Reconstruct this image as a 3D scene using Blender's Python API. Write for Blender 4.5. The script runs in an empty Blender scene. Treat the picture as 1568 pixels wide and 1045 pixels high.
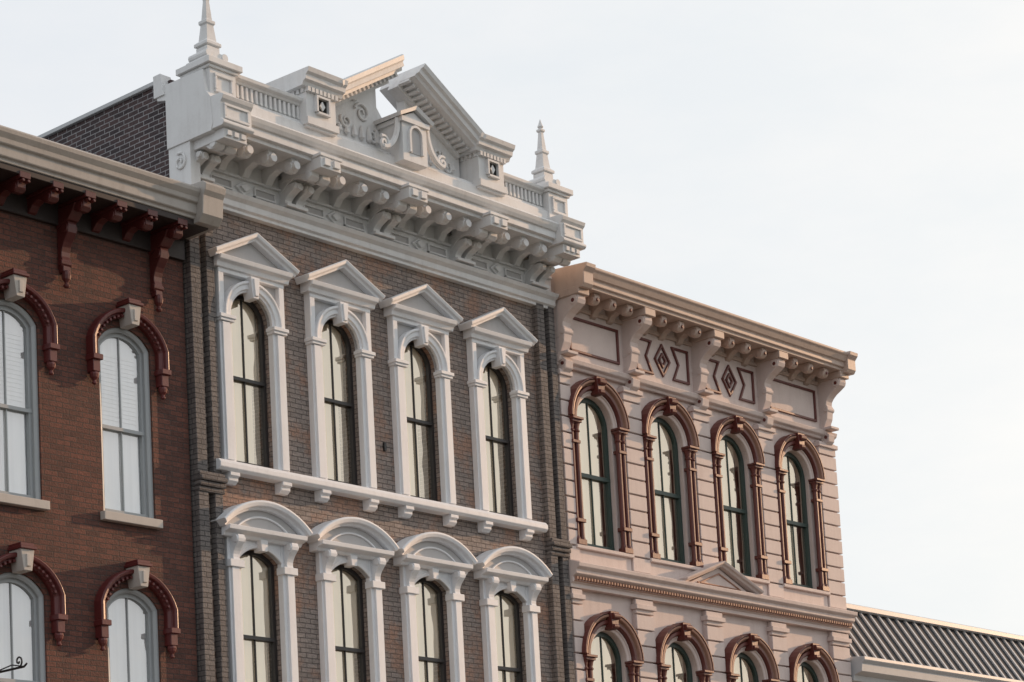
import bpy, math, random, bmesh
from mathutils import Vector, Matrix
random.seed(4)
S=bpy.context.scene
# ------------------------------------------------------------------ materials
def newmat(name):
    m=bpy.data.materials.new(name); m.use_nodes=True
    nt=m.node_tree; b=nt.nodes["Principled BSDF"]; return m,nt,b
def N(nt,t,**k):
    n=nt.nodes.new(t)
    for a,v in k.items(): setattr(n,a,v)
    return n
def noise(nt,vec,scale,detail=4,rough=.6):
    n=N(nt,"ShaderNodeTexNoise"); n.inputs["Scale"].default_value=scale
    n.inputs["Detail"].default_value=detail; n.inputs["Roughness"].default_value=rough
    nt.links.new(vec,n.inputs["Vector"]); return n.outputs["Fac"]
def ramp(nt,fac,a,b,ca=(0,0,0,1),cb=(1,1,1,1)):
    r=N(nt,"ShaderNodeValToRGB"); r.color_ramp.elements[0].position=a; r.color_ramp.elements[1].position=b
    r.color_ramp.elements[0].color=ca; r.color_ramp.elements[1].color=cb
    nt.links.new(fac,r.inputs[0]); return r.outputs[0]
def mix(nt,fac,a,b,mode='MIX'):
    m=N(nt,"ShaderNodeMixRGB",blend_type=mode)
    for i,v in ((0,fac),(1,a),(2,b)):
        if isinstance(v,(int,float)): m.inputs[i].default_value=v
        elif isinstance(v,tuple): m.inputs[i].default_value=(v[0],v[1],v[2],1)
        else: nt.links.new(v,m.inputs[i])
    return m.outputs[0]
def pos(nt,sx=1,sy=1,sz=1):
    g=N(nt,"ShaderNodeNewGeometry"); mp=N(nt,"ShaderNodeMapping")
    mp.inputs["Scale"].default_value=(sx,sy,sz)
    nt.links.new(g.outputs["Position"],mp.inputs["Vector"]); return mp.outputs[0]
def bump(nt,b,h,strength,dist):
    bp=N(nt,"ShaderNodeBump"); bp.inputs["Strength"].default_value=strength; bp.inputs["Distance"].default_value=dist
    nt.links.new(h,bp.inputs["Height"]); nt.links.new(bp.outputs[0],b.inputs["Normal"])
def paint(name,col,rough=.55,dirt=.35,dirtcol=None,bmp=.15):
    m,nt,b=newmat(name)
    dc=dirtcol or tuple(c*.55 for c in col)
    st=ramp(nt,noise(nt,pos(nt,9,9,.9),1.0,5),.48,.78)
    bl=ramp(nt,noise(nt,pos(nt),2.3,6,.65),.42,.75)
    fi=ramp(nt,noise(nt,pos(nt),28,4,.7),.35,.75)
    f=mix(nt,1.0,mix(nt,.5,st,bl),fi,'MULTIPLY')
    f2=mix(nt,.55,mix(nt,.5,st,bl),f)
    c=mix(nt,mix(nt,1.0,f2,(dirt,)*3,'MULTIPLY'),col,dc)
    nt.links.new(c,b.inputs["Base Color"]); b.inputs["Roughness"].default_value=rough
    bump(nt,b,noise(nt,pos(nt),35,4),bmp,.01)
    return m
def brick(name,c1,c2,mortar,stain,stainamt=.5,bw=.205,rh=.068,worn=None,wornpos=(.5,.63),fleck=.25,ms=.0065):
    m,nt,b=newmat(name)
    g=N(nt,"ShaderNodeNewGeometry"); s=N(nt,"ShaderNodeSeparateXYZ"); nt.links.new(g.outputs["Position"],s.inputs[0])
    ad=N(nt,"ShaderNodeMath",operation='ADD'); nt.links.new(s.outputs[0],ad.inputs[0]); nt.links.new(s.outputs[1],ad.inputs[1])
    c=N(nt,"ShaderNodeCombineXYZ"); nt.links.new(ad.outputs[0],c.inputs[0]); nt.links.new(s.outputs[2],c.inputs[1])
    w=N(nt,"ShaderNodeTexNoise"); w.inputs["Scale"].default_value=5; nt.links.new(c.outputs[0],w.inputs["Vector"])
    wv=N(nt,"ShaderNodeVectorMath",operation='SCALE'); nt.links.new(w.outputs["Color"],wv.inputs[0]); wv.inputs["Scale"].default_value=.012
    wa=N(nt,"ShaderNodeVectorMath",operation='ADD'); nt.links.new(c.outputs[0],wa.inputs[0]); nt.links.new(wv.outputs[0],wa.inputs[1])
    t=N(nt,"ShaderNodeTexBrick"); nt.links.new(wa.outputs[0],t.inputs["Vector"])
    t.inputs["Scale"].default_value=1; t.inputs["Brick Width"].default_value=bw; t.inputs["Row Height"].default_value=rh
    t.inputs["Mortar Size"].default_value=ms; t.inputs["Mortar Smooth"].default_value=.3; t.inputs["Bias"].default_value=-.1
    t.inputs["Color1"].default_value=(*c1,1); t.inputs["Color2"].default_value=(*c2,1); t.inputs["Mortar"].default_value=(*mortar,1)
    col=t.outputs["Color"]
    if worn:
        wm=ramp(nt,noise(nt,pos(nt,1,1,1),1.1,7,.72),wornpos[0],wornpos[1])
        col=mix(nt,wm,col,mix(nt,1.0,mix(nt,t.outputs["Fac"],(1,1,1),(.6,.66,.72)),worn,'MULTIPLY'))
    st=ramp(nt,noise(nt,pos(nt,3.5,3.5,.6),1.0,6,.7),.4,.8)
    col=mix(nt,mix(nt,1.0,st,(stainamt,)*3,'MULTIPLY'),col,stain)
    fl=noise(nt,pos(nt,1,1,2.2),17,5,.75)
    col=mix(nt,fleck,col,ramp(nt,fl,.3,.7),'OVERLAY')
    nt.links.new(col,b.inputs["Base Color"]); b.inputs["Roughness"].default_value=.85
    h=N(nt,"ShaderNodeMath",operation='MULTIPLY_ADD'); nt.links.new(t.outputs["Fac"],h.inputs[0]); h.inputs[1].default_value=-1.0
    nt.links.new(noise(nt,pos(nt),40,3),h.inputs[2])
    bump(nt,b,h.outputs[0],.8,.014)
    return m
M={}
M['white']=paint("grey_white_paint",(.69,.69,.69),.5,.75,(.37,.345,.33))
M['window_trim']=paint("trim_paint_cool_white",(.76,.77,.79),.5,.55,(.46,.455,.47))
M['tympanum']=paint("grey_panel_with_painted_shade",(.44,.43,.43),.6,.5,(.30,.285,.28))  # darker than the trim: shade of the recesses is put into this grey
M['gbrick']=brick("grey_painted_brick",(.30,.25,.225),(.215,.18,.162),(.095,.08,.073),(.14,.12,.11),.5,worn=(.33,.20,.145),wornpos=(.5,.6),fleck=.38)
M['gbrick_dark']=brick("pilaster_brick",(.19,.17,.16),(.14,.125,.12),(.055,.05,.05),(.065,.06,.06),.5)
M['rbrick']=brick("red_brick",(.15,.055,.038),(.082,.033,.025),(.066,.045,.038),(.042,.027,.023),.6,fleck=.35)
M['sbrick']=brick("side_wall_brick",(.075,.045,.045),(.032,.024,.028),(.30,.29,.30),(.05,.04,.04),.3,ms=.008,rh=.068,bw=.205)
M['red']=paint("dark_red_paint",(.11,.02,.019),.4,.5,(.03,.011,.011))
M['bracket_red']=paint("deep_red_bracket_paint",(.09,.018,.016),.4,.5,(.025,.01,.01))
M['redbrown']=paint("maroon_trim_paint",(.115,.026,.02),.4,.5,(.045,.016,.014))
M['stucco']=paint("pink_beige_stucco",(.65,.545,.505),.75,.65,(.40,.30,.27),.3)
M['terracotta']=paint("tan_trim_paint",(.40,.22,.155),.6,.5,(.18,.095,.075))
M['crown']=paint("weathered_tan_cornice_paint",(.50,.385,.325),.55,.75,(.25,.17,.135))
M['tan']=paint("weathered_tan_metal",(.38,.35,.32),.5,.75,(.18,.15,.125))
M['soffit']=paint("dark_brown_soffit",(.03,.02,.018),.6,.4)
M['stone']=paint("pale_sill_stone",(.50,.46,.42),.8,.6)
M['sash_dark']=paint("dark_sash_paint",(.03,.027,.027),.4,.3)
M['sash_green']=paint("dark_green_sash_paint",(.028,.052,.045),.4,.3)
M['sash_grey']=paint("pale_grey_sash_paint",(.36,.38,.39),.45,.4)
M['iron']=paint("black_iron",(.015,.015,.016),.4,.2)
M['roofing']=paint("roof_membrane",(.16,.16,.17),.8,.4)
M['metal_roof']=paint("dark_standing_seam_metal",(.02,.022,.027),.85,.4)
M['seam']=paint("pale_grey_flashing",(.48,.49,.50),.45,.4)
M['dark']=paint("dark_interior",(.012,.011,.011),.9,.1)
M['asphalt']=paint("asphalt",(.05,.05,.052),.9,.4)
M['concrete']=paint("concrete_pavement",(.34,.31,.27),.9,.5)
M['earth']=paint("ground_dirt_grass",(.12,.13,.08),.95,.5)
M['marking']=paint("road_marking_paint",(.7,.68,.6),.7,.4)
def blindmat(name,col):
    m,nt,b=newmat(name)
    v=noise(nt,pos(nt,1,1,.25),1.4,3); c=mix(nt,ramp(nt,v,.35,.7),col,tuple(x*.82 for x in col))
    fo=ramp(nt,noise(nt,pos(nt,14,14,.15),1.0,2),.45,.62)
    c=mix(nt,mix(nt,1.0,fo,(.25,)*3,'MULTIPLY'),c,tuple(x*.7 for x in col))
    nt.links.new(c,b.inputs["Base Color"]); b.inputs["Roughness"].default_value=.6
    return m
M['blind']=blindmat("cream_blind_and_sky_reflection",(.90,.81,.66))  # cream blind colour also stands in for sky reflected in the panes
M['blind_w']=blindmat("white_blind",(.84,.85,.86))
def glassmat(name,refl,tint):
    m,nt,b=newmat(name); nt.nodes.remove(b)
    o=nt.nodes["Material Output"]; tr=N(nt,"ShaderNodeBsdfTransparent"); gl=N(nt,"ShaderNodeBsdfGlossy"); gl.inputs["Roughness"].default_value=.015
    gl.inputs[0].default_value=(*tint,1)
    bp=N(nt,"ShaderNodeBump"); bp.inputs["Strength"].default_value=.45; bp.inputs["Distance"].default_value=.025
    nt.links.new(noise(nt,pos(nt,1,1,.6),2.6,1),bp.inputs["Height"]); nt.links.new(bp.outputs[0],gl.inputs["Normal"])
    tr.inputs[0].default_value=(.97,.98,.97,1)
    mx=N(nt,"ShaderNodeMixShader"); mx.inputs[0].default_value=refl
    nt.links.new(tr.outputs[0],mx.inputs[1]); nt.links.new(gl.outputs[0],mx.inputs[2])
    nt.links.new(mx.outputs[0],o.inputs[0]); return m
M['glass']=glassmat("window_glass",.50,(1,.91,.78))
M['glass_l']=glassmat("clear_window_glass",.35,(.98,.98,1))
# ------------------------------------------------------------------ geometry kit
class Part:
    all=[]
    def __init__(s,name,mat,parent,bevel=.006,smooth=False):
        s.n=name;s.m=M[mat];s.p=parent;s.v=[];s.f=[];s.b=bevel;s.sm=smooth;Part.all.append(s)
    def add(s,vs,fs):
        o=len(s.v); s.v+=vs; s.f+=[tuple(i+o for i in f) for f in fs]
    def box(s,x0,x1,y0,y1,z0,z1):
        s.prism([(x0,z0),(x1,z0),(x1,z1),(x0,z1)],y0,y1)
    def prism(s,poly,y0,y1):           # polygon in x,z  extruded in y
        n=len(poly); vs=[(x,y0,z) for x,z in poly]+[(x,y1,z) for x,z in poly]
        s.add(vs,[tuple(range(n)),tuple(range(2*n-1,n-1,-1))]+[(i,(i+1)%n,(i+1)%n+n,i+n) for i in range(n)])
    def sheet(s,poly,y):
        s.add([(x,y,z) for x,z in poly],[tuple(range(len(poly)))])
    def prismX(s,poly,x0,x1):          # polygon in y,z extruded in x
        n=len(poly); vs=[(x0,y,z) for y,z in poly]+[(x1,y,z) for y,z in poly]
        s.add(vs,[tuple(range(n)),tuple(range(2*n-1,n-1,-1))]+[(i,(i+1)%n,(i+1)%n+n,i+n) for i in range(n)])
    def cylX(s,x0,x1,y,z,r,seg=14):
        s.prismX([(y+r*math.cos(2*math.pi*i/seg),z+r*math.sin(2*math.pi*i/seg)) for i in range(seg)],x0,x1)
    def cylY(s,x,z,r,y0,y1,seg=14):
        s.prism([(x+r*math.cos(2*math.pi*i/seg),z+r*math.sin(2*math.pi*i/seg)) for i in range(seg)],y0,y1)
    def sweep(s,path,prof,closed=False):  # path in x,z ; prof (normal offset, y)
        n=len(path); m=len(prof); vs=[]
        def nd(a,b):
            d=Vector((b[0]-a[0],b[1]-a[1])); d.normalize(); return Vector((-d[1],d[0]))
        for i,p in enumerate(path):
            ns=[]
            if i>0: ns.append(nd(path[i-1],p))
            if i<n-1: ns.append(nd(p,path[i+1]))
            if len(ns)==2:
                a=ns[0]+ns[1]; a.normalize(); a=a/max(.35,a.dot(ns[0]))
            else: a=ns[0]
            for o,y in prof: vs.append((p[0]+a[0]*o,y,p[1]+a[1]*o))
        fs=[tuple(range(m)),tuple(range(n*m-1,(n-1)*m-1,-1))]
        for i in range(n-1):
            for j in range(m): fs.append((i*m+j,i*m+(j+1)%m,(i+1)*m+(j+1)%m,(i+1)*m+j))
        s.add(vs,fs)
    def lathe(s,x,y,prof,seg=16,rot=0):
        vs=[];fs=[];n=len(prof)
        for r,z in prof:
            for i in range(seg):
                a=2*math.pi*i/seg+rot; vs.append((x+r*math.cos(a),y+r*math.sin(a),z))
        for j in range(n-1):
            for i in range(seg): fs.append((j*seg+i,j*seg+(i+1)%seg,(j+1)*seg+(i+1)%seg,(j+1)*seg+i))
        fs+= [tuple(range(seg)),tuple(range(n*seg-1,(n-1)*seg-1,-1))]
        s.add(vs,fs)
    def tube(s,pts,r,seg=6):
        vs=[];fs=[];n=len(pts)
        for i,p in enumerate(pts):
            p=Vector(p); d=(Vector(pts[min(i+1,n-1)])-Vector(pts[max(i-1,0)])).normalized()
            u=d.orthogonal() if abs(d.y)>.9 else d.cross(Vector((0,1,0))).normalized(); w=d.cross(u).normalized(); u.normalize()
            rr=r if not callable(r) else r(i/(n-1))
            for k in range(seg):
                a=2*math.pi*k/seg; vs.append(tuple(p+u*rr*math.cos(a)+w*rr*math.sin(a)))
        for i in range(n-1):
            for k in range(seg): fs.append((i*seg+k,i*seg+(k+1)%seg,(i+1)*seg+(k+1)%seg,(i+1)*seg+k))
        fs+=[tuple(range(seg)),tuple(range(n*seg-1,(n-1)*seg-1,-1))]
        s.add(vs,fs)
    def build(s):
        if not s.v: return
        me=bpy.data.meshes.new(s.n); me.from_pydata(s.v,[],s.f); me.materials.append(s.m)
        bm=bmesh.new(); bm.from_mesh(me); bmesh.ops.recalc_face_normals(bm,faces=bm.faces); bm.to_mesh(me); bm.free()
        ob=bpy.data.objects.new(s.n,me); bpy.context.collection.objects.link(ob); ob.parent=s.p
        if s.sm:
            for p in me.polygons: p.use_smooth=True
        if s.b:
            md=ob.modifiers.new("edge_wear","BEVEL"); md.width=s.b; md.segments=1; md.limit_method='ANGLE'; md.angle_limit=.7
def empty(name,loc=(0,0,0)):
    e=bpy.data.objects.new(name,None); bpy.context.collection.objects.link(e); e.empty_display_size=.5
    return e
def arch(xc,hw,zs,rise,n=18):
    if rise<.01: return [(xc-hw,zs),(xc+hw,zs)]
    R=(hw*hw+rise*rise)/(2*rise); cz=zs+rise-R; a=math.asin(min(1,hw/R)); 
    if rise>hw-1e-6: a=math.pi/2
    return [(xc+R*math.sin(-a+2*a*i/n),cz+R*math.cos(-a+2*a*i/n)) for i in range(n+1)]
def outline(xc,hw,zb,zs,rise,n=18): return [(xc-hw,zb)]+arch(xc,hw,zs,rise,n)+[(xc+hw,zb)]
def wall(part,x0,x1,z0,z1,y,cols,depth):
    cur=x0
    def quad(a,b,c,d): part.add([(p[0],y,p[1]) for p in (a,b,c,d)],[(0,1,2,3)])
    for xc,hw,ops in sorted(cols):
        quad((cur,z0),(xc-hw,z0),(xc-hw,z1),(cur,z1))
        cz=z0
        for zb,zs,rise in sorted(ops):
            quad((xc-hw,cz),(xc+hw,cz),(xc+hw,zb),(xc-hw,zb))
            ar=arch(xc,hw,zs,rise); zt=zs+rise
            if rise>.01:
                for a,b in zip(ar[:-1],ar[1:]): quad(a,b,(b[0],zt),(a[0],zt))
            o=outline(xc,hw,zb,zs,rise); o.append(o[0])
            for a,b in zip(o[:-1],o[1:]):
                part.add([(a[0],y,a[1]),(b[0],y,b[1]),(b[0],y+depth,b[1]),(a[0],y+depth,a[1])],[(0,1,2,3)])
            cz=zt
        quad((xc-hw,cz),(xc+hw,cz),(xc+hw,z1),(xc-hw,z1))
        cur=xc+hw
    quad((cur,z0),(x1,z0),(x1,z1),(cur,z1))
def console(part,xc,w,yw,proj,zt,h,disk=True):
    key=[(0,1.0),(.06,1.04),(.14,1.05),(.24,1.0),(.33,.82),(.42,.62),(.52,.47),(.62,.38),(.72,.36),(.8,.42),(.88,.44),(.95,.34),(1,.15)]
    part.prismX([(yw,zt)]+[(yw-proj*a,zt-h*t) for t,a in key]+[(yw,zt-h)],xc-w/2,xc+w/2)
    if disk:
        r1=min(h*.13,proj*.3); part.cylX(xc-w/2-.018,xc+w/2+.018,yw-proj*1.02+r1,zt-h*.14,r1)
        r2=min(h*.08,proj*.2); part.cylX(xc-w/2-.015,xc+w/2+.015,yw-proj*.42+r2*.8,zt-h*.86,r2)
def modillion(part,xc,w,yw,proj,zt,h):
    pts=[(yw,zt),(yw-proj,zt),(yw-proj-.02,zt-h*.25),(yw-proj-.01,zt-h*.6),(yw-proj+.05,zt-h*.85),(yw-proj+.13,zt-h*.8),(yw-proj+.2,zt-h*.5),(yw-proj*.5,zt-h*.4),(yw-proj*.28,zt-h*.6),(yw-proj*.15,zt-h),(yw,zt-h*1.15)]
    part.prismX(pts,xc-w/2,xc+w/2)
    part.cylX(xc-w/2-.015,xc+w/2+.015,yw-proj+.055,zt-h*.5,h*.3,12)
def spiral(x,z,r0,turns,a0,y,flip=1,n=26):
    return [(x+flip*r0*(1-.85*t/n)*math.cos(a0+turns*2*math.pi*t/n),y,z+r0*(1-.85*t/n)*math.sin(a0+turns*2*math.pi*t/n)) for t in range(n+1)]
def window(sash,glass,blind,dark,xc,hw,zb,zs,rise,y,meet,bf=(.6,.45),mw=.012,fr=.05,blind_z=None):
    o=outline(xc,hw,zb,zs,rise)
    sash.sweep(o,[(0,y-.03),(0,y+.03),(-fr,y+.03),(-fr,y-.03)])
    sash.box(xc-hw,xc+hw,y-.035,y+.035,zb,zb+fr*1.4)
    sash.box(xc-hw+.01,xc+hw-.01,y-.04,y+.032,meet-fr*.45,meet+fr*.45)
    sash.box(xc-mw/2-.002,xc+mw/2+.002,y-.015,y+.01,zb+fr,zs+rise-fr)
    up=[(px,max(pz,meet)) for px,pz in o]; lo=[(xc-hw,zb),(xc-hw,meet),(xc+hw,meet),(xc+hw,zb)]
    glass.sheet(up,y+.002); glass.sheet(lo,y+.016)
    dark.prism(o,y+.30,y+.32)
    for (za,zbb,f) in ((meet,zs+rise,bf[0]),(zb,meet,bf[1])):
        xl=xc-hw+2*hw*f
        pts=[(min(px,xl),max(za,min(pz,zbb))) for px,pz in o]
        q=[]
        for p in pts:
            if not q or (abs(p[0]-q[-1][0])+abs(p[1]-q[-1][1]))>1e-4: q.append(p)
        if len(q)>2 : blind.prism(q,y+.04,y+.045)
# ================================================================== MIDDLE GREY BRICK BUILDING
G=empty("grey_brick_building")
X0,X1=19.40,26.93
WX=[20.47,22.15,23.80,25.50]
br=Part("brick_front_wall","gbrick",G,0)
wall(br,X0,X1,4.3,12.75,0,[(x,.375,[(9.24,11.25,.375),(5.3,7.95,.16)]) for x in WX],.22)
side=Part("brick_side_wall","sbrick",G,0)
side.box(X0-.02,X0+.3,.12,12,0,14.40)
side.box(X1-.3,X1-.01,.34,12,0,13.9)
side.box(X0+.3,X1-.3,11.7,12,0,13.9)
cop=Part("parapet_coping","seam",G)
cop.box(X0-.07,X0+.36,.30,12.05,14.40,14.46)
rf=Part("flat_roof","roofing",G,0); rf.box(X0+.3,X1-.3,.34,11.7,12.9,13.1)
ends=Part("wall_ends","gbrick_dark",G,0); ends.box(X0-.004,X0+.05,.004,.118,4.3,12.8); ends.box(X1-.05,X1-.004,.004,.34,4.3,12.8)
pil=Part("brick_pilasters","gbrick_dark",G)
for a in (X0+.0,X1-.45):
    for zz0,zz1 in ((4.3,8.75),(9.0,12.74)):
        pil.box(a+.0,a+.17,-.11,.003,zz0,zz1)
        pil.box(a+.28,a+.42,-.11,.003,zz0,zz1)
    cx0,cx1=a-.005,a+.44
    for k,(pz,d) in enumerate([(8.75,.13),(8.82,.16),(8.89,.19),(8.95,.15)]):
        pil.box(cx0,cx1,-d,.004,pz,pz+.062)
an=Part("wall_anchor_plate","iron",G,0); an.cylY(23.02,9.92,.03,-.03,.0,10); an.box(23.0,23.04,-.035,0,9.86,9.98)
tr=Part("window_casings","window_trim",G); ty=Part("hood_tympana","tympanum",G,0)
sash=Part("window_sashes","sash_dark",G,0); gl=Part("window_glass","glass",G,0); bl=Part("window_blinds","blind",G,0); dk=Part("window_interiors","dark",G,0)
for i,x in enumerate(WX):
    # --- upper windows
    zs=11.22
    for sgn in (-1,1):
        xa,xb=sorted((x+sgn*.375,x+sgn*.585))
        tr.box(xa,xb,-.10,.003,9.22,zs-.08)
        xi,xo=sorted((x+sgn*.43,x+sgn*.56)); tr.box(xi,xo,-.135,-.09,9.24,zs-.10)
        tr.box(xa-.02,xb+.02,-.15,.003,zs-.09,zs-.05); tr.box(xa-.035,xb+.035,-.17,.003,zs-.052,zs)
        xa2,xb2=sorted((x+sgn*.50,x+sgn*.595)); tr.box(xa2,xb2,-.12,.003,zs,11.90)
        ar=arch(x,.375,zs+.03,.375)
        half=[p for p in ar if (p[0]-x)*sgn>=-1e-6]
        if sgn<0: poly=half+[(x,11.86),(x-.52,11.86),(x-.52,zs+.0)]
        else: poly=[(x,11.86)]+half+[(x+.52,zs+.0),(x+.52,11.86)]
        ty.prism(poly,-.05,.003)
        cx=x+sgn*.47
        tr.prismX([(.003,9.07),(-.17,9.07),(-.17,9.02),(-.13,9.0),(-.13,8.96),(-.08,8.92),(.003,8.92)],cx-.085,cx+.085)
    a=arch(x,.375,zs+.03,.375); a=[(x-.375,zs)]+a+[(x+.375,zs)]
    tr.sweep(a,[(0,.003),(0,-.10),(.03,-.10),(.035,-.13),(.10,-.13),(.11,-.155),(.145,-.155),(.15,.003)])
    tr.box(x-.597,x+.597,-.125,.003,11.80,11.90)
    tr.prism([(x-.05,11.52),(x+.05,11.52),(x+.085,11.82),(x-.085,11.82)],-.20,-.01)
    tr.prism([(x-.03,11.55),(x+.03,11.55),(x+.05,11.79),(x-.05,11.79)],-.225,-.19)
    tr.prismX([(.003,11.86),(-.16,11.86),(-.18,11.92),(-.24,11.94),(-.26,12.0),(.003,12.0)],x-.655,x+.655)
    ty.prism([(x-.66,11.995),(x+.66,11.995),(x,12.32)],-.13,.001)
    tr.sweep([(x-.72,11.965),(x,12.315),(x+.72,11.965)],[(0,.003),(0,-.22),(.03,-.235),(.045,-.27),(.085,-.285),(.10,-.28),(.10,.003)])
    window(sash,gl,bl,dk,x,.375,9.24,11.25,.375,.10,10.45,(.86-.03*(i%2),.72-.05*((i*7)%3)))  # blind stops short: the dark strip left imitates the jamb's reflection
    # --- lower windows
    for sgn in (-1,1):
        xa,xb=sorted((x+sgn*.375,x+sgn*.585))
        tr.box(xa,xb,-.10,.003,5.3,7.86); xi,xo=sorted((x+sgn*.43,x+sgn*.56)); tr.box(xi,xo,-.135,-.09,5.4,7.80)
        tr.box(xa-.02,xb+.02,-.16,.003,7.80,7.90)
        tr.box(xa,xb,-.08,.003,7.90,8.22)
        console(tr,x+sgn*.48,.12,-.075,.17,8.22,.40)
    ar=arch(x,.375,7.95,.16); tr.prism([(x-.375,8.22)]+ar+[(x+.375,8.22)],-.075,.003)
    tr.sweep(ar,[(0,.003),(0,-.09),(.05,-.10),(.055,.003)])
    tr.prism([(x-.05,8.06),(x+.05,8.06),(x+.07,8.215),(x-.07,8.215)],-.17,-.01)
    tr.prismX([(.003,8.20),(-.14,8.20),(-.17,8.24),(-.27,8.27),(-.28,8.33),(.003,8.33)],x-.70,x+.70)
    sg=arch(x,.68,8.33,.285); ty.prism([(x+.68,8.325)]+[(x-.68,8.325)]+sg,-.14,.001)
    sg=arch(x,.72,8.31,.30); tr.sweep(sg,[(0,.003),(0,-.20),(.03,-.22),(.04,-.27),(.09,-.29),(.115,-.28),(.115,.003)])
    sg=arch(x,.44,8.345,.16); tr.sweep([(x-.44,8.34)]+sg[1:-1]+[(x+.44,8.34),(x-.44,8.34)],[(0,-.13),(0,-.165),(.025,-.165),(.025,-.13)])
    window(sash,gl,bl,dk,x,.375,5.3,7.95,.16,.10,6.93,(.97,.84-.05*(i%3)),fr=.055)
    tr.prismX([(.003,5.15),(-.17,5.15),(-.17,5.29),(.003,5.3)],x-.65,x+.65)
tr.prismX([(.003,9.07),(-.16,9.07),(-.20,9.11),(-.20,9.17),(-.16,9.22),(.003,9.23)],X0+.32,X1-.58)
# --- cornice
co=Part("cornice","white",G,.008)
co.prismX([(.0,12.70),(-.10,12.70),(-.10,12.74),(-.14,12.76),(-.14,12.84),(-.20,12.88),(-.23,12.93),(-.10,12.96),(.0,12.96)],X0-.02,X1-.02)
co.box(X0+.02,X1-.02,-.07,.002,12.95,13.47)
co.prismX([(-.02,13.44),(-.76,13.44),(-.76,13.49),(-.82,13.50),(-.82,13.60),(-.85,13.61),(-.88,13.66),(-.90,13.71),(-.87,13.74),(-.55,13.80),(.2,13.82),(.2,13.44)],X0+.08,X1-.35)
maj=[19.56,21.27,23.0,24.73,26.44]
for k,x in enumerate(maj):
    end=k in (0,4)
    if not end:
        co.box(x-.19,x+.19,-.93,-.15,13.31,13.50)
        co.box(x-.21,x+.21,-.95,-.15,13.47,13.515)
        for s in (-.09,.09): co.box(x+s-.055,x+s+.055,-.965,-.92,13.345,13.445)
    else:
        co.prismX([(-.1,13.42),(-.95,13.42),(-.98,13.45),(-.98,13.48),(-.93,13.52),(-.93,13.74),(-.97,13.78),(-.99,13.83),(-.93,13.86),(-.1,13.90)],x-.27,x+.27)
        for a,b,c,d in ((-.22,.22,13.70,13.735),(-.22,.22,13.525,13.56),(-.22,-.18,13.562,13.698),(.18,.22,13.562,13.698)): co.box(x+a,x+b,-.955,-.92,c,d)
        co.box(x-.20,x+.20,-.90,-.2,13.28,13.42)
        for s in (-.12,0,.12): co.box(x+s-.04,x+s+.04,-.93,-.89,13.32,13.39)
    for s in (-.105,.105):
        console(co,x+s,.13,-.06,.34,13.26,.32)
        modillion(co,x+s,.15,-.055,.66,13.37,.19)
        co.prismX([(-.06,13.05),(-.16,13.05),(-.17,13.0),(-.13,12.96),(-.06,12.95)],x+s-.055,x+s+.055)
    co.box(x-.2,x+.2,-.26,-.05,12.958,13.005)
    for s in (-.1,.1): co.cylY(x+s,13.2,.05,-.43,-.36)
mo=Part("cornice_modillions","white",G,.005); fz=Part("frieze_panels","tympanum",G,0)
for a,b in zip(maj[:-1],maj[1:]):
    for j in (1,2,3):
        xm=a+(b-a)*j/4
        modillion(mo,xm,.12,-.06,.60,13.45,.23)
        mo.cylY(xm,13.335,.06,-.72,-.64)
    xm=(a+b)/2; l=(b-a)/2-.26
    for s in (-1,1):
        p0,p1=sorted((xm+s*.2,xm+s*l)); z0,z1=13.01,13.15
        mo.sweep([(p0,z0),(p0,z1),(p1,z1),(p1,z0),(p0,z0)],[(0,-.06),(0,-.105),(-.025,-.105),(-.025,-.06)])
        fz.box(p0+.01,p1-.01,-.076,-.06,z0+.01,z1-.01)
    mo.prism([(xm-.15,13.08),(xm,12.98),(xm+.15,13.08),(xm,13.18)],-.11,-.06)
    mo.prism([(xm-.09,13.08),(xm,13.02),(xm+.09,13.08),(xm,13.14)],-.15,-.10)
mo.box(X0+.05,X1-.05,-.12,-.06,13.20,13.235)
# side return of the metal cornice
co.box(X0-.10,X0+.07,-.30,.13,12.80,13.44)
co.prismX([(.135,13.40),(-.74,13.40),(-.78,13.50),(-.74,13.88),(-.66,13.98),(-.62,14.28),(.30,14.30),(.30,14.12),(.135,14.08)],X0-.12,X0+.12)
co.prismX([(.345,14.16),(.345,14.475),(.20,14.475),(.16,14.30),(.135,14.16)],X0-.14,X0+.05)
co.box(X0-.06,X0+.0,.02,.14,12.60,13.5)
co.tube([(X0-.11,p[0],p[2]) for p in spiral(-.10,13.16,.13,1.4,1.2,0)],.02)
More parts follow.
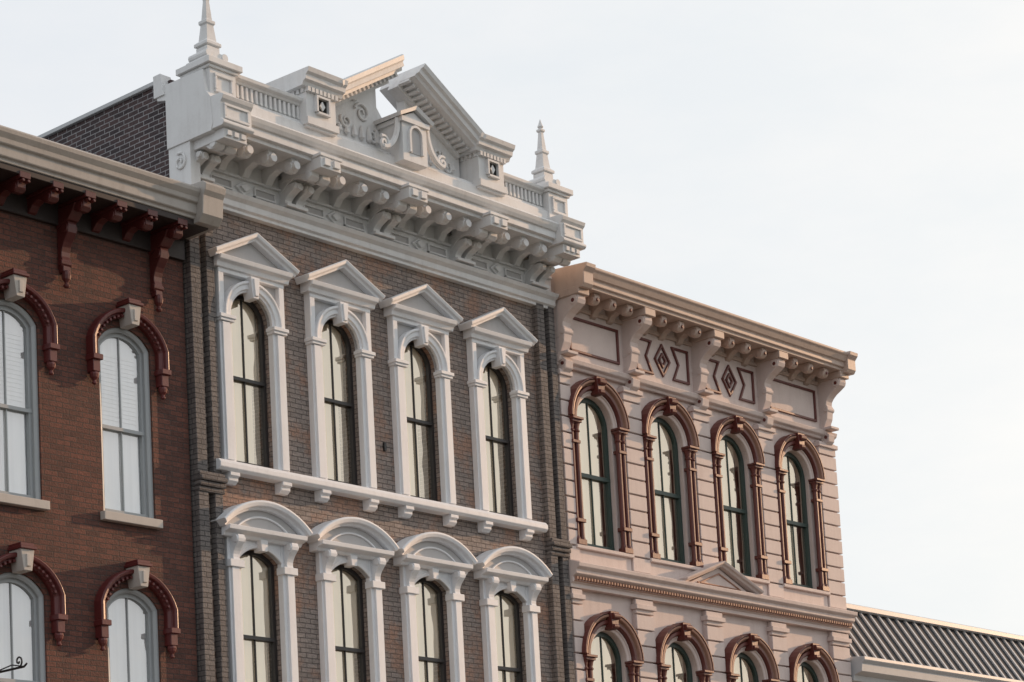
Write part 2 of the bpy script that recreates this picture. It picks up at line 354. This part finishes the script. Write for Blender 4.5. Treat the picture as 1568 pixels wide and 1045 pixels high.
# --- parapet
pa=Part("parapet","white",G,.006)
pa.prismX([(-.05,13.78),(-.66,13.78),(-.66,13.99),(-.60,14.03),(-.60,14.06),(-.05,14.06)],X0+.15,X1-.2)
for a,b in ((19.8,21.08),(25.14,26.2)):
    pa.box(a,b,-.54,-.2,14.05,14.30)
    pa.prismX([(-.15,14.27),(-.58,14.27),(-.60,14.30),(-.65,14.32),(-.66,14.37),(-.15,14.38)],a,b)
    n=int((b-a)/.085)
    for i in range(n):
        xx=a+(i+.5)*(b-a)/n
        pa.box(xx-.022,xx+.022,-.585,-.53,14.10,14.265); pa.cylY(xx,14.10,.028,-.588,-.535,8)
fi=Part("finials","white",G,.006)
for x in (19.57,26.44):
    y=-.42
    pa.box(x-.23,x+.23,y-.27,y+.25,13.84,14.30)
    pa.box(x-.26,x+.26,y-.30,y+.28,14.30,14.345); pa.box(x-.30,x+.30,y-.34,y+.32,14.345,14.43)
    for a,b,c,d in ((-.16,.16,14.20,14.24),(-.16,.16,13.98,14.02),(-.16,-.12,14.022,14.198),(.12,.16,14.022,14.198)): pa.box(x+a,x+b,y-.30,y-.26,c,d)
    fi.box(x-.21,x+.21,y-.21,y+.21,14.43,14.50); fi.box(x-.165,x+.165,y-.165,y+.165,14.50,14.60)
    for dx in (-.19,.19): fi.cylY(x+dx*.75,14.56,.055,y-.18,y+.18,12)
    fi.box(x-.11,x+.11,y-.11,y+.11,14.60,14.70)
    q=math.sqrt(2)
    fi.lathe(x,y,[(.09*q,14.70),(.13*q,14.72),(.13*q,14.76),(.085*q,14.80),(.062*q,15.02),(.08*q,15.04),(.08*q,15.08),(.052*q,15.10),(.03*q,15.38),(.05*q,15.40),(.05*q,15.43),(.02*q,15.45)],4,math.pi/4)
    fi.lathe(x,y,[(.018,15.44),(.05,15.475),(.03,15.52),(.004,15.60)],10)
# --- pediment
pe=Part("roof_pediment","white",G,.006); pdk=Part("niche_shade_panels","dark",G,0)
C=23.10
for s in (-1,1):
    xi,xo=C+s*1.38,C+s*2.14      # inner/outer of cap
    a,b=sorted((xi,xo))
    pe.box(a+.10,b-.10,-.72,-.05,13.95,14.50)
    xm=(a+b)/2
    pdk.box(xm-.09,xm+.09,-.735,-.70,14.20,14.38)  # flat dark panel on the block face, painting in the niche's shade
    pe.sweep([(xm-.10,14.19),(xm-.10,14.39),(xm+.10,14.39),(xm+.10,14.19),(xm-.10,14.19)],[(0,-.70),(0,-.78),(.03,-.78),(.03,-.70)])
    pe.prism([(xm-.05,14.29),(xm,14.22),(xm+.05,14.29),(xm,14.36)],-.755,-.71)
    pe.box(a+.08,b-.08,-.76,-.05,13.98,14.08)
    for i in range(8):
        xx=a+.12+i*(b-a-.24)/7; pe.box(xx-.025,xx+.025,-.775,-.70,14.44,14.51)
    for i in range(8):
        yy=-.70+i*.09; 
        for xe in (a+.07,b-.10): pe.box(xe,xe+.03,yy,yy+.05,14.44,14.51)
    pe.prismX([(-.02,14.50),(-.76,14.50),(-.78,14.55),(-.83,14.57),(-.84,14.63),(-.88,14.66),(-.90,14.72),(-.02,14.74)],a,b)
    p0=(xi+s*.02,14.53); p1=(C+s*.13,15.28)
    path=[p0,p1] if s<0 else [p1,p0]
    pe.sweep(path,[(0,-.05),(0,-.76),(.04,-.78),(.05,-.83),(.11,-.84),(.13,-.88),(.19,-.90),(.21,-.88),(.22,-.05)])
    L=math.hypot(p1[0]-p0[0],p1[1]-p0[1])
    for i in range(15):
        t=(i+.5)/15; t2=t+.045/L
        q0=(p0[0]+(p1[0]-p0[0])*t,p0[1]+(p1[1]-p0[1])*t); q1=(p0[0]+(p1[0]-p0[0])*t2,p0[1]+(p1[1]-p0[1])*t2)
        pe.sweep([q0,q1] if s<0 else [q1,q0],[(.005,-.42),(.005,-.66),(-.05,-.66),(-.05,-.42)])
    pl=[(xi+s*.05,13.95),(xi+s*.05,14.50),(C+s*.30,15.22),(C+s*.30,14.80),(C+s*.10,14.55),(C+s*.10,13.95)]
    pe.prism(pl,-.38,-.22)
    pe.sweep([p0,p1] if s<0 else [p1,p0],[(-.09,-.25),(-.09,-.46),(.0,-.46),(.0,-.25)])
    for (cx,cz,r,tn,a0,fl) in ((.62,14.62,.15,1.5,.3,s),(.95,14.42,.11,1.4,2.6,-s),(.42,14.33,.12,1.5,1.9,s),(.78,14.85,.07,1.2,4,s),(1.15,14.25,.10,1.2,.5,-s)):
        pe.tube(spiral(C+s*cx,cz,r,tn,a0,-.40,fl),lambda t:.026*(1-.5*t))
    for k in range(7):
        t=k/6; pe.lathe(C+s*(.35+.9*t),-.40,[(.001,14.20-.0),(.05,14.24),(.03,14.30+.1*(1-t)),(.001,14.36+.12*(1-t))],6)
    pe.tube([(C+s*(.30+.32*(1-math.cos(t/12*math.pi/2))),-.78,14.52-.50*math.sin(t/12*math.pi/2)) for t in range(13)],.045)
    pe.tube(spiral(C+s*.60,14.08,.10,1.4,1.0,-.78,s),.03)
x=C-.02
pe.box(x-.25,x+.25,-.84,-.25,13.90,14.50)
pe.box(x-.29,x+.29,-.88,-.22,14.46,14.53)
pe.prism([(x-.27,14.53),(x+.27,14.53),(x,14.66)],-.84,-.22)
pe.sweep([(x-.33,14.52),(x,14.68),(x+.33,14.52)],[(0,-.2),(0,-.90),(.05,-.92),(.06,-.2)])
o=outline(x,.11,14.03,14.30,.11,10); fz.prism(o,-.85,-.80)  # grey panel on the face imitates the shade of an arched recess
pe.sweep(o,[(0,-.80),(0,-.885),(.035,-.885),(.035,-.80)])
# storefront
sf=Part("ground_floor_front","gbrick_dark",G); sg=Part("shop_windows","glass",G,0); sd=Part("shop_interior","dark",G,0)
for a in (X0,21.8,24.2,X1-.35): sf.box(a,a+.35,-.05,.3,0,4.3)
sf.box(X0,X1,-.12,.3,3.7,4.32); sf.box(X0+.35,X1-.35,.05,.25,0,.6)
sg.box(X0+.3,X1-.3,.12,.13,.6,3.7); sd.box(X0+.3,X1-.3,.9,.95,.0,3.7)

# ================================================================== LEFT RED BRICK BUILDING
L=empty("red_brick_building")
LX0,LX1=7.5,19.36
LW=[18.33-1.78*i for i in range(6)]
lb=Part("brick_front_wall","rbrick",L,0)
wall(lb,LX0,LX1,4.0,12.3,0,[(x,.42,[(8.28,10.50,.24),(4.9,7.12,.24)]) for x in LW],.2)
lb.box(LX0,LX1,.5,12,0,12.25)
lt=Part("window_hoods","red",L); ls=Part("window_sashes","sash_grey",L,0); lg=Part("window_glass","glass_l",L,0); lbl=Part("window_blinds","blind_w",L,0); ld=Part("window_interiors","dark",L,0)
lst=Part("stone_sills","stone",L)
for i,x in enumerate(LW):
    for zb,zs,mt in ((8.28,10.50,9.42),(4.9,7.12,6.05)):
        lst.box(x-.47,x+.47,-.09,.2,zb-.11,zb)
        a=arch(x,.50,zs-.02,.36,18)
        lt.sweep([(x-.50,zs-.25)]+a+[(x+.50,zs-.25)],[(0,.003),(0,-.07),(.03,-.10),(.05,-.10),(.06,-.15),(.10,-.16),(.115,-.14),(.115,.003)])
        for t in range(len(a)-1):
            mx,mz=(a[t][0]+a[t+1][0])/2,(a[t][1]+a[t+1][1])/2
            lt.cylY(mx,mz+.02,.022,-.13,-.08,8)
        for s in (-1,1):
            cx=x+s*.555
            lt.box(cx-.075,cx+.075,-.17,.003,zs-.31,zs-.24); lt.box(cx-.055,cx+.055,-.13,.003,zs-.46,zs-.30)
            lt.lathe(cx,-.07,[(.02,zs-.62),(.035,zs-.60),(.02,zs-.57),(.05,zs-.53),(.06,zs-.49),(.05,zs-.45)],10)
        lst.prism([(x-.06,zs+.22),(x+.06,zs+.22),(x+.10,zs+.48),(x-.10,zs+.48)],-.24,-.0)
        lst.box(x-.03,x+.03,-.26,-.23,zs+.27,zs+.42)
        lt.box(x-.12,x+.12,-.27,.003,zs+.48,zs+.52); lt.box(x-.10,x+.10,-.24,.003,zs+.52,zs+.56)
        ls.sweep(outline(x,.42,zb,zs,.24),[(0,.03),(0,.2),(-.06,.2),(-.06,.05),(-.03,.03)])
        window(ls,lg,lbl,ld,x,.37,zb+.01,zs-.02,.20,.12,mt,(.96,.93),fr=.05)
        for k in range(16): 
            if zb>6: lbl.box(x-.33,x+.28,.150,.158,mt+.12+k*.055,mt+.155+k*.055)
lc=Part("cornice","tan",L,.008)
lc.prismX([(.02,12.18),(-.62,12.18),(-.62,12.22),(-.66,12.24),(-.66,12.36),(-.70,12.38),(-.71,12.44),(-.75,12.50),(-.76,12.55),(-.72,12.58),(.3,12.62),(.3,12.18)],LX0,19.28)
lc.prismX([(-.1,12.12),(-.70,12.12),(-.78,12.22),(-.80,12.46),(-.84,12.52),(-.86,12.60),(-.80,12.65),(-.1,12.68)],19.05,19.40)
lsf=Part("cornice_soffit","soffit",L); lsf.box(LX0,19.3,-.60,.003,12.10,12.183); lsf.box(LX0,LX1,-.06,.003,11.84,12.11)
lk=Part("cornice_brackets","bracket_red",L)
x=18.86; k=0
while x>LX0+.2:
    big=(k%3==0)
    lk.box(x-.08,x+.08,-.61,-.02,12.06,12.14)
    modillion(lk,x,.12,-.02,.50,12.07,.18)
    for s in (-.04,.04): lk.cylY(x+s,12.03,.022,-.63,-.55,8)
    if big:
        console(lk,x,.135,-.002,.22,11.86,.58)
        lk.lathe(x,-.08,[(.03,11.04),(.045,11.07),(.02,11.10),(.05,11.15),(.06,11.20),(.045,11.26)],10)
        lk.box(x-.055,x+.055,-.10,-.0,11.24,11.32)
        lk.prismX([(-.002,12.05),(-.40,12.05),(-.34,11.95),(-.25,11.87),(-.002,11.80)],x-.085,x+.085)
    x-=.495; k+=1
lr=Part("flat_roof","roofing",L,0); lr.box(LX0,LX1+.0,.3,12,12.26,12.45)
lf=Part("ground_floor_front","rbrick",L); lsg=Part("shop_windows","glass",L,0); lsd=Part("shop_interior","dark",L,0)
for a in (LX0,10.4,13.4,16.4,LX1-.4): lf.box(a,a+.4,-.05,.3,0,4.0)
lf.box(LX0,LX1,-.1,.3,3.5,4.01); lsg.box(LX0+.3,LX1-.3,.12,.13,.3,3.5); lsd.box(LX0+.3,LX1-.3,.45,.48,0,3.5)

# ================================================================== RIGHT STUCCO BUILDING
R=empty("stucco_building")
RX0,RX1=26.95,34.76
RW=[27.84,29.72,31.62,33.50]
rw=Part("stucco_front_wall","stucco",R,0)
wall(rw,RX0,RX1,4.2,11.95,0,[(x,.46,[(9.0,11.03,.46),(5.2,7.25,.46)]) for x in RW],.2)
rw.box(RX0,RX1,.5,12,0,13.0); rw.box(RX1-.02,RX1+.0,.0,.5,4.2,12.9); rw.box(RX0,RX1,-.04,.5,11.93,13.05)
rt=Part("stucco_piers","stucco",R,.008)
rr=Part("red_trim","redbrown",R); ro=Part("arch_mouldings","terracotta",R)
rs=Part("window_sashes","sash_green",R,0); rg=Part("window_glass","glass",R,0); rb=Part("window_blinds","blind",R,0); rd=Part("window_interiors","dark",R,0)
piers=[(26.955,27.21),(28.55,29.01),(30.44,30.90),(32.33,32.79),(34.22,34.765)]
for a,b in piers:
    for z0,z1 in ((8.72,11.80),(4.2,8.30)):
        n=round((z1-z0)/.26); h=(z1-z0)/n
        rt.box(a+.012,b-.012,-.04,.003,z0,z1)
        for i in range(n):
            rt.box(a,b,-.10,-.035,z0+i*h+.012,z0+(i+1)*h-.012)
    for zz in (11.80,8.24):
        rt.box(a-.03,b+.03,-.14,.003,zz-.12,zz-.04)
for i,x in enumerate(RW):
    for zb,zs,mt,up in ((9.0,11.03,10.2,1),(5.2,7.25,6.4,0)):
        a=arch(x,.46,zs,.46)
        rt.sweep(a,[(0,.003),(0,-.05),(.05,-.06),(.05,-.08),(.08,-.08),(.08,.003)])
        rr.sweep(a,[(.082,.003),(.082,-.11),(.10,-.14),(.155,-.14),(.16,.003)])
        ro.sweep(a,[(.162,.003),(.162,-.10),(.19,-.12),(.20,-.17),(.235,-.18),(.245,.003)])
        rr.sweep(a,[(.246,.003),(.246,-.185),(.275,-.185),(.275,.003)])
        rr.prism([(x-.07,zs+.46),(x+.07,zs+.46),(x+.11,zs+.74),(x-.11,zs+.74)],-.22,-.0)
        rr.cylX(x-.085,x+.085,-.23,zs+.66,.05); rr.cylX(x-.06,x+.06,-.22,zs+.50,.035)
        for s in (-1,1):
            for off,rad in ((.525,.045),(.645,.038)):
                cx=x+s*off
                rr.lathe(cx,-.075,[(.055,zb+.0),(.055,zb+.10),(rad,zb+.14),(rad,zs-.22),(rad+.02,zs-.20),(rad,zs-.17),(rad+.015,zs-.1),(rad+.03,zs-.06)],10)
            xa,xb=sorted((x+s*.465,x+s*.70))
            rr.box(xa,xb,-.16,.003,zs-.07,zs-.03); rr.box(xa-.015,xb+.015,-.19,.003,zs-.03,zs+.01)
            rr.box(xa+.01,xb-.01,-.14,.003,zb+.36,zb+.42)
            rr.box(xa+.01,xb-.01,-.135,.003,zb+.0,zb+.09)
            rr.box(xa+.02,xb-.02,-.13,.003,zs-.40,zs-.35)
        window(rs,rg,rb,rd,x,.455,zb,zs,.455,.10,mt,[(.82,.80),(.84,.80),(.78,.62),(.74,.55)][i],fr=.07)
        rt.box(x-.70,x+.70,-.07,.003,zb-.28,zb-.06); rt.box(x-.72,x+.72,-.13,.2,zb-.06,zb)
rbn=Part("string_course","stucco",R,.006)
rbn.prismX([(.003,8.30),(-.12,8.30),(-.12,8.36),(-.16,8.38),(-.16,8.46),(-.24,8.50),(-.24,8.56),(-.30,8.60),(-.31,8.66),(-.10,8.73),(.003,8.73)],RX0-.03,RX1+.03)
ro.box(RX0,RX1,-.175,-.155,8.385,8.405)
n=110
for i in range(n):
    xx=RX0+(i+.5)*(RX1-RX0)/n; ro.box(xx-.018,xx+.018,-.21,-.15,8.41,8.46)
px=30.72
rbn.prism([(px-.9,8.66),(px+.9,8.66),(px,9.02)],-.20,.003)
rbn.sweep([(px-1.06,8.64),(px,9.03),(px+1.06,8.64)],[(0,.003),(0,-.28),(.03,-.30),(.04,-.34),(.08,-.36),(.09,.003)])
ro.sweep([(px-.62,8.70),(px,8.93),(px+.62,8.70),(px-.62,8.70)],[(0,-.15),(0,-.225),(-.025,-.225),(-.025,-.15)])
rc=Part("cornice","stucco",R,.008); rct=Part("cornice_crown","crown",R,.008)
rc.prismX([(.003,11.84),(-.07,11.84),(-.09,11.88),(-.14,11.91),(-.16,11.98),(-.04,12.02),(.003,12.02)],RX0-.02,RX1+.02)
rct.box(RX0,RX1,-.085,-.03,12.83,12.90)
rct.prismX([(0,13.0),(-.58,13.0),(-.58,13.05),(-.62,13.06),(-.62,13.14),(-.66,13.16),(-.70,13.24),(-.73,13.27),(-.73,13.31),(.4,13.36),(.4,13.0)],RX0+.05,34.62)
for a,b in ((RX0,RX0+.24),(34.44,34.70)):
    rct.prismX([(-.1,12.96),(-.66,12.96),(-.70,13.02),(-.70,13.20),(-.76,13.27),(-.77,13.33),(-.1,13.38)],a,b)
bk=[27.08,28.78,30.67,32.57,34.50]
for x in bk:
    rct.box(x-.14,x+.14,-.58,-.03,12.88,13.0)
    console(rt,x,.20,-.03,.48,12.90,.62)
    rt.prismX([(-.03,12.34),(-.22,12.34),(-.20,12.2),(-.13,12.05),(-.14,11.97),(-.22,11.9),(-.20,11.78),(-.10,11.70),(-.03,11.70)],x-.095,x+.095)
    rr.cylX(x-.123,x+.123,-.44,12.80,.035); rr.cylX(x-.115,x+.115,-.15,11.86,.03)
    rt.box(x-.13,x+.13,-.30,-.03,11.99,12.04)
for a,b in zip(bk[:-1],bk[1:]):
    for j in (1,2,3):
        xm=a+(b-a)*j/4; modillion(rct,xm,.13,-.03,.46,13.0,.20)
        rr.cylY(xm,12.9,.03,-.525,-.49,8)
    c0,c1=a+.22,b-.22; z0,z1=12.14,12.72; xm=(a+b)/2
    k=bk.index(a); pr=[(0,-.03),(0,-.075),(-.04,-.075),(-.04,-.03)]
    if k in (0,3): rr.sweep([(c0,z0),(c0,z1),(c1,z1),(c1,z0),(c0,z0)],pr)
    else:
        zc=(z0+z1)/2; g=.30; e=.14
        rr.sweep([(c0,z0),(c0,z1),(xm-e-.12,z1),(xm-g-.12,zc),(xm-e-.12,z0),(c0,z0)],pr)
        rr.sweep([(c1,z1),(c1,z0),(xm+e+.12,z0),(xm+g+.12,zc),(xm+e+.12,z1),(c1,z1)],pr)
        rr.sweep([(xm-.22,zc),(xm,z1),(xm+.22,zc),(xm,z0),(xm-.22,zc)],pr)
        rr.sweep([(xm-.11,zc),(xm,zc+.14),(xm+.11,zc),(xm,zc-.14),(xm-.11,zc)],pr)
rrf=Part("flat_roof","roofing",R,0); rrf.box(RX0,RX1,.4,12,13.06,13.2)
rf2=Part("ground_floor_front","stucco",R); rsg=Part("shop_windows","glass",R,0); rsd=Part("shop_interior","dark",R,0)
for a in (RX0,28.6,30.5,32.4,RX1-.4): rf2.box(a,a+.4,-.05,.3,0,4.2)
rf2.box(RX0,RX1,-.1,.3,3.6,4.21); rsg.box(RX0+.3,RX1-.3,.12,.13,.3,3.6); rsd.box(RX0+.3,RX1-.3,.45,.48,0,3.6)

# ================================================================== MANSARD ROOF BUILDING
B=empty("mansard_roof_building")
mb=Part("walls","stone",B,0); mb.box(34.80,62,.0,12,0,7.55)
mr=Part("standing_seam_roof","metal_roof",B,0)
mr.prismX([(.02,7.86),(.78,9.02),(11,9.02),(11,7.6),(.02,7.6)],34.82,62)
ms=Part("roof_seams","seam",B,0)
dy,dz=.76,1.16; ln=math.hypot(dy,dz); nx,nz=-dz/ln,dy/ln
x=34.95
while x<62:
    ms.prismX([(.02,7.865),(.02+nx*.03,7.865+nz*.03),(.78+nx*.03,9.02+nz*.03),(.78,9.02)],x-.03,x+.03); x+=.32
ms.prismX([(.70,9.0),(.66,9.02),(.66,9.10),(.74,9.14),(11,9.14),(11,9.0)],34.8,62)
mc=Part("cornice","seam",B); mc.prismX([(.2,7.45),(-.10,7.45),(-.12,7.55),(-.28,7.60),(-.30,7.74),(-.36,7.80),(-.36,7.86),(.1,7.90),(.2,7.9)],34.82,62)
mg=Part("window_glass","glass",B,0)
for i in range(10): mg.box(36+i*2.5,37.1+i*2.5,-.02,-.01,4.6,6.6)

# ================================================================== WALL SIGN BRACKET
W=empty("wall_sign_bracket")
wp=Part("iron_scrollwork","iron",W,0)
bx,bz=15.93,6.03
wp.tube([(bx,.0,bz),(bx,-.93,bz)],.014)
wp.tube([(bx,-.45,bz-.45),(bx,.0,bz-.55)],.012)
def sp(yc,zc,r,t,a0,f): return [(bx,p[0],p[2]) for p in spiral(yc,zc,r,t,a0,0,f)]
wp.tube(sp(-.83,bz+.075,.07,1.2,-1.5,-1),.011)
wp.tube([(bx,-.98,bz+.03),(bx,-.93,bz)],.012)
wp.tube([(bx,-.93,bz),(bx,-.70,bz+.05),(bx,-.45,bz+.02)],.008)
wp.tube(sp(-.20,bz-.18,.15,1.3,1.5,1),.011)
wp.box(bx-.04,bx+.04,-.02,.0,bz-.7,bz+.15)

# ================================================================== GROUND
g=Part("ground","earth",None,0); g.add([(-400,-400,0),(400,-400,0),(400,400,0),(-400,400,0)],[(0,1,2,3)])
p=Part("pavement","concrete",None,0); p.box(-60,120,-4,.0,.002,.14); 
p2=Part("pavement","concrete",None,0); p2.box(-60,120,-23.5,-19.0,.002,.14)
r=Part("road","asphalt",None,0); r.add([(-200,-19,.004),(200,-19,.004),(200,-4,.004),(-200,-4,.004)],[(0,1,2,3)])
mk=Part("road_markings","marking",None,0)
for i in range(-20,40):
    mk.add([(i*4,-11.56,.008),(i*4+2,-11.56,.008),(i*4+2,-11.44,.008),(i*4,-11.44,.008)],[(0,1,2,3)])
for P_ in Part.all: P_.build()

# ================================================================== LIGHT
az=math.radians(101); el=math.radians(13)
sd=Vector((math.sin(az)*math.cos(el),math.cos(az)*math.cos(el),math.sin(el)))
w=bpy.data.worlds.new("World"); S.world=w; w.use_nodes=True; nt=w.node_tree
bg=nt.nodes["Background"]; sky=N(nt,"ShaderNodeTexSky",sky_type='NISHITA'); sky.sun_disc=False; sky.sun_elevation=el; sky.sun_rotation=az
sky.dust_density=3; sky.air_density=1.2
tc=N(nt,"ShaderNodeTexCoord")
mp=N(nt,"ShaderNodeMapping"); mp.inputs["Scale"].default_value=(2.2,2.2,6); nt.links.new(tc.outputs["Generated"],mp.inputs[0])
cl=noise(nt,mp.outputs[0],1.6,7,.6)
dot=N(nt,"ShaderNodeVectorMath",operation='DOT_PRODUCT'); nt.links.new(tc.outputs["Generated"],dot.inputs[0]); dot.inputs[1].default_value=sd
veil=mix(nt,ramp(nt,dot.outputs["Value"],.50,.90),(9.3,9.5,9.8),(11.2,10.9,10.5))
cloud=mix(nt,ramp(nt,cl,.38,.66),mix(nt,1.0,veil,(.90,.935,.965),'MULTIPLY'),veil)
fin=mix(nt,.88,sky.outputs[0],cloud)
nt.links.new(fin,bg.inputs[0]); bg.inputs[1].default_value=.10
sl=bpy.data.lights.new("sun","SUN"); sl.energy=4.0; sl.angle=math.radians(.6); sl.color=(1,.62,.36)
so=bpy.data.objects.new("sun",sl); bpy.context.collection.objects.link(so); so.rotation_euler=sd.to_track_quat('Z','Y').to_euler(); so.location=(60,-20,30)

# ================================================================== CAMERA
a=Vector((.6577,.0601,.7508)); u=Vector((-.05342,-.99059,.12598)); 
a.normalize(); u=(u-a*u.dot(a)).normalized(); yv=u.cross(a)
right=Vector((a.x,yv.x,u.x)); down=Vector((a.y,yv.y,u.y)); fwd=Vector((a.z,yv.z,u.z))
cam=bpy.data.cameras.new("camera"); co_=bpy.data.objects.new("camera",cam); bpy.context.collection.objects.link(co_)
m=Matrix((right,-down,-fwd)).transposed().to_4x4(); m.translation=Vector((0,-22,1.7)); co_.matrix_world=m
cam.sensor_width=36; cam.lens=3500/1568*36; cam.shift_y=(1120-522.5)/1568; cam.clip_end=2000
S.camera=co_
S.view_settings.view_transform='Standard'; S.view_settings.look='None'; S.view_settings.exposure=0
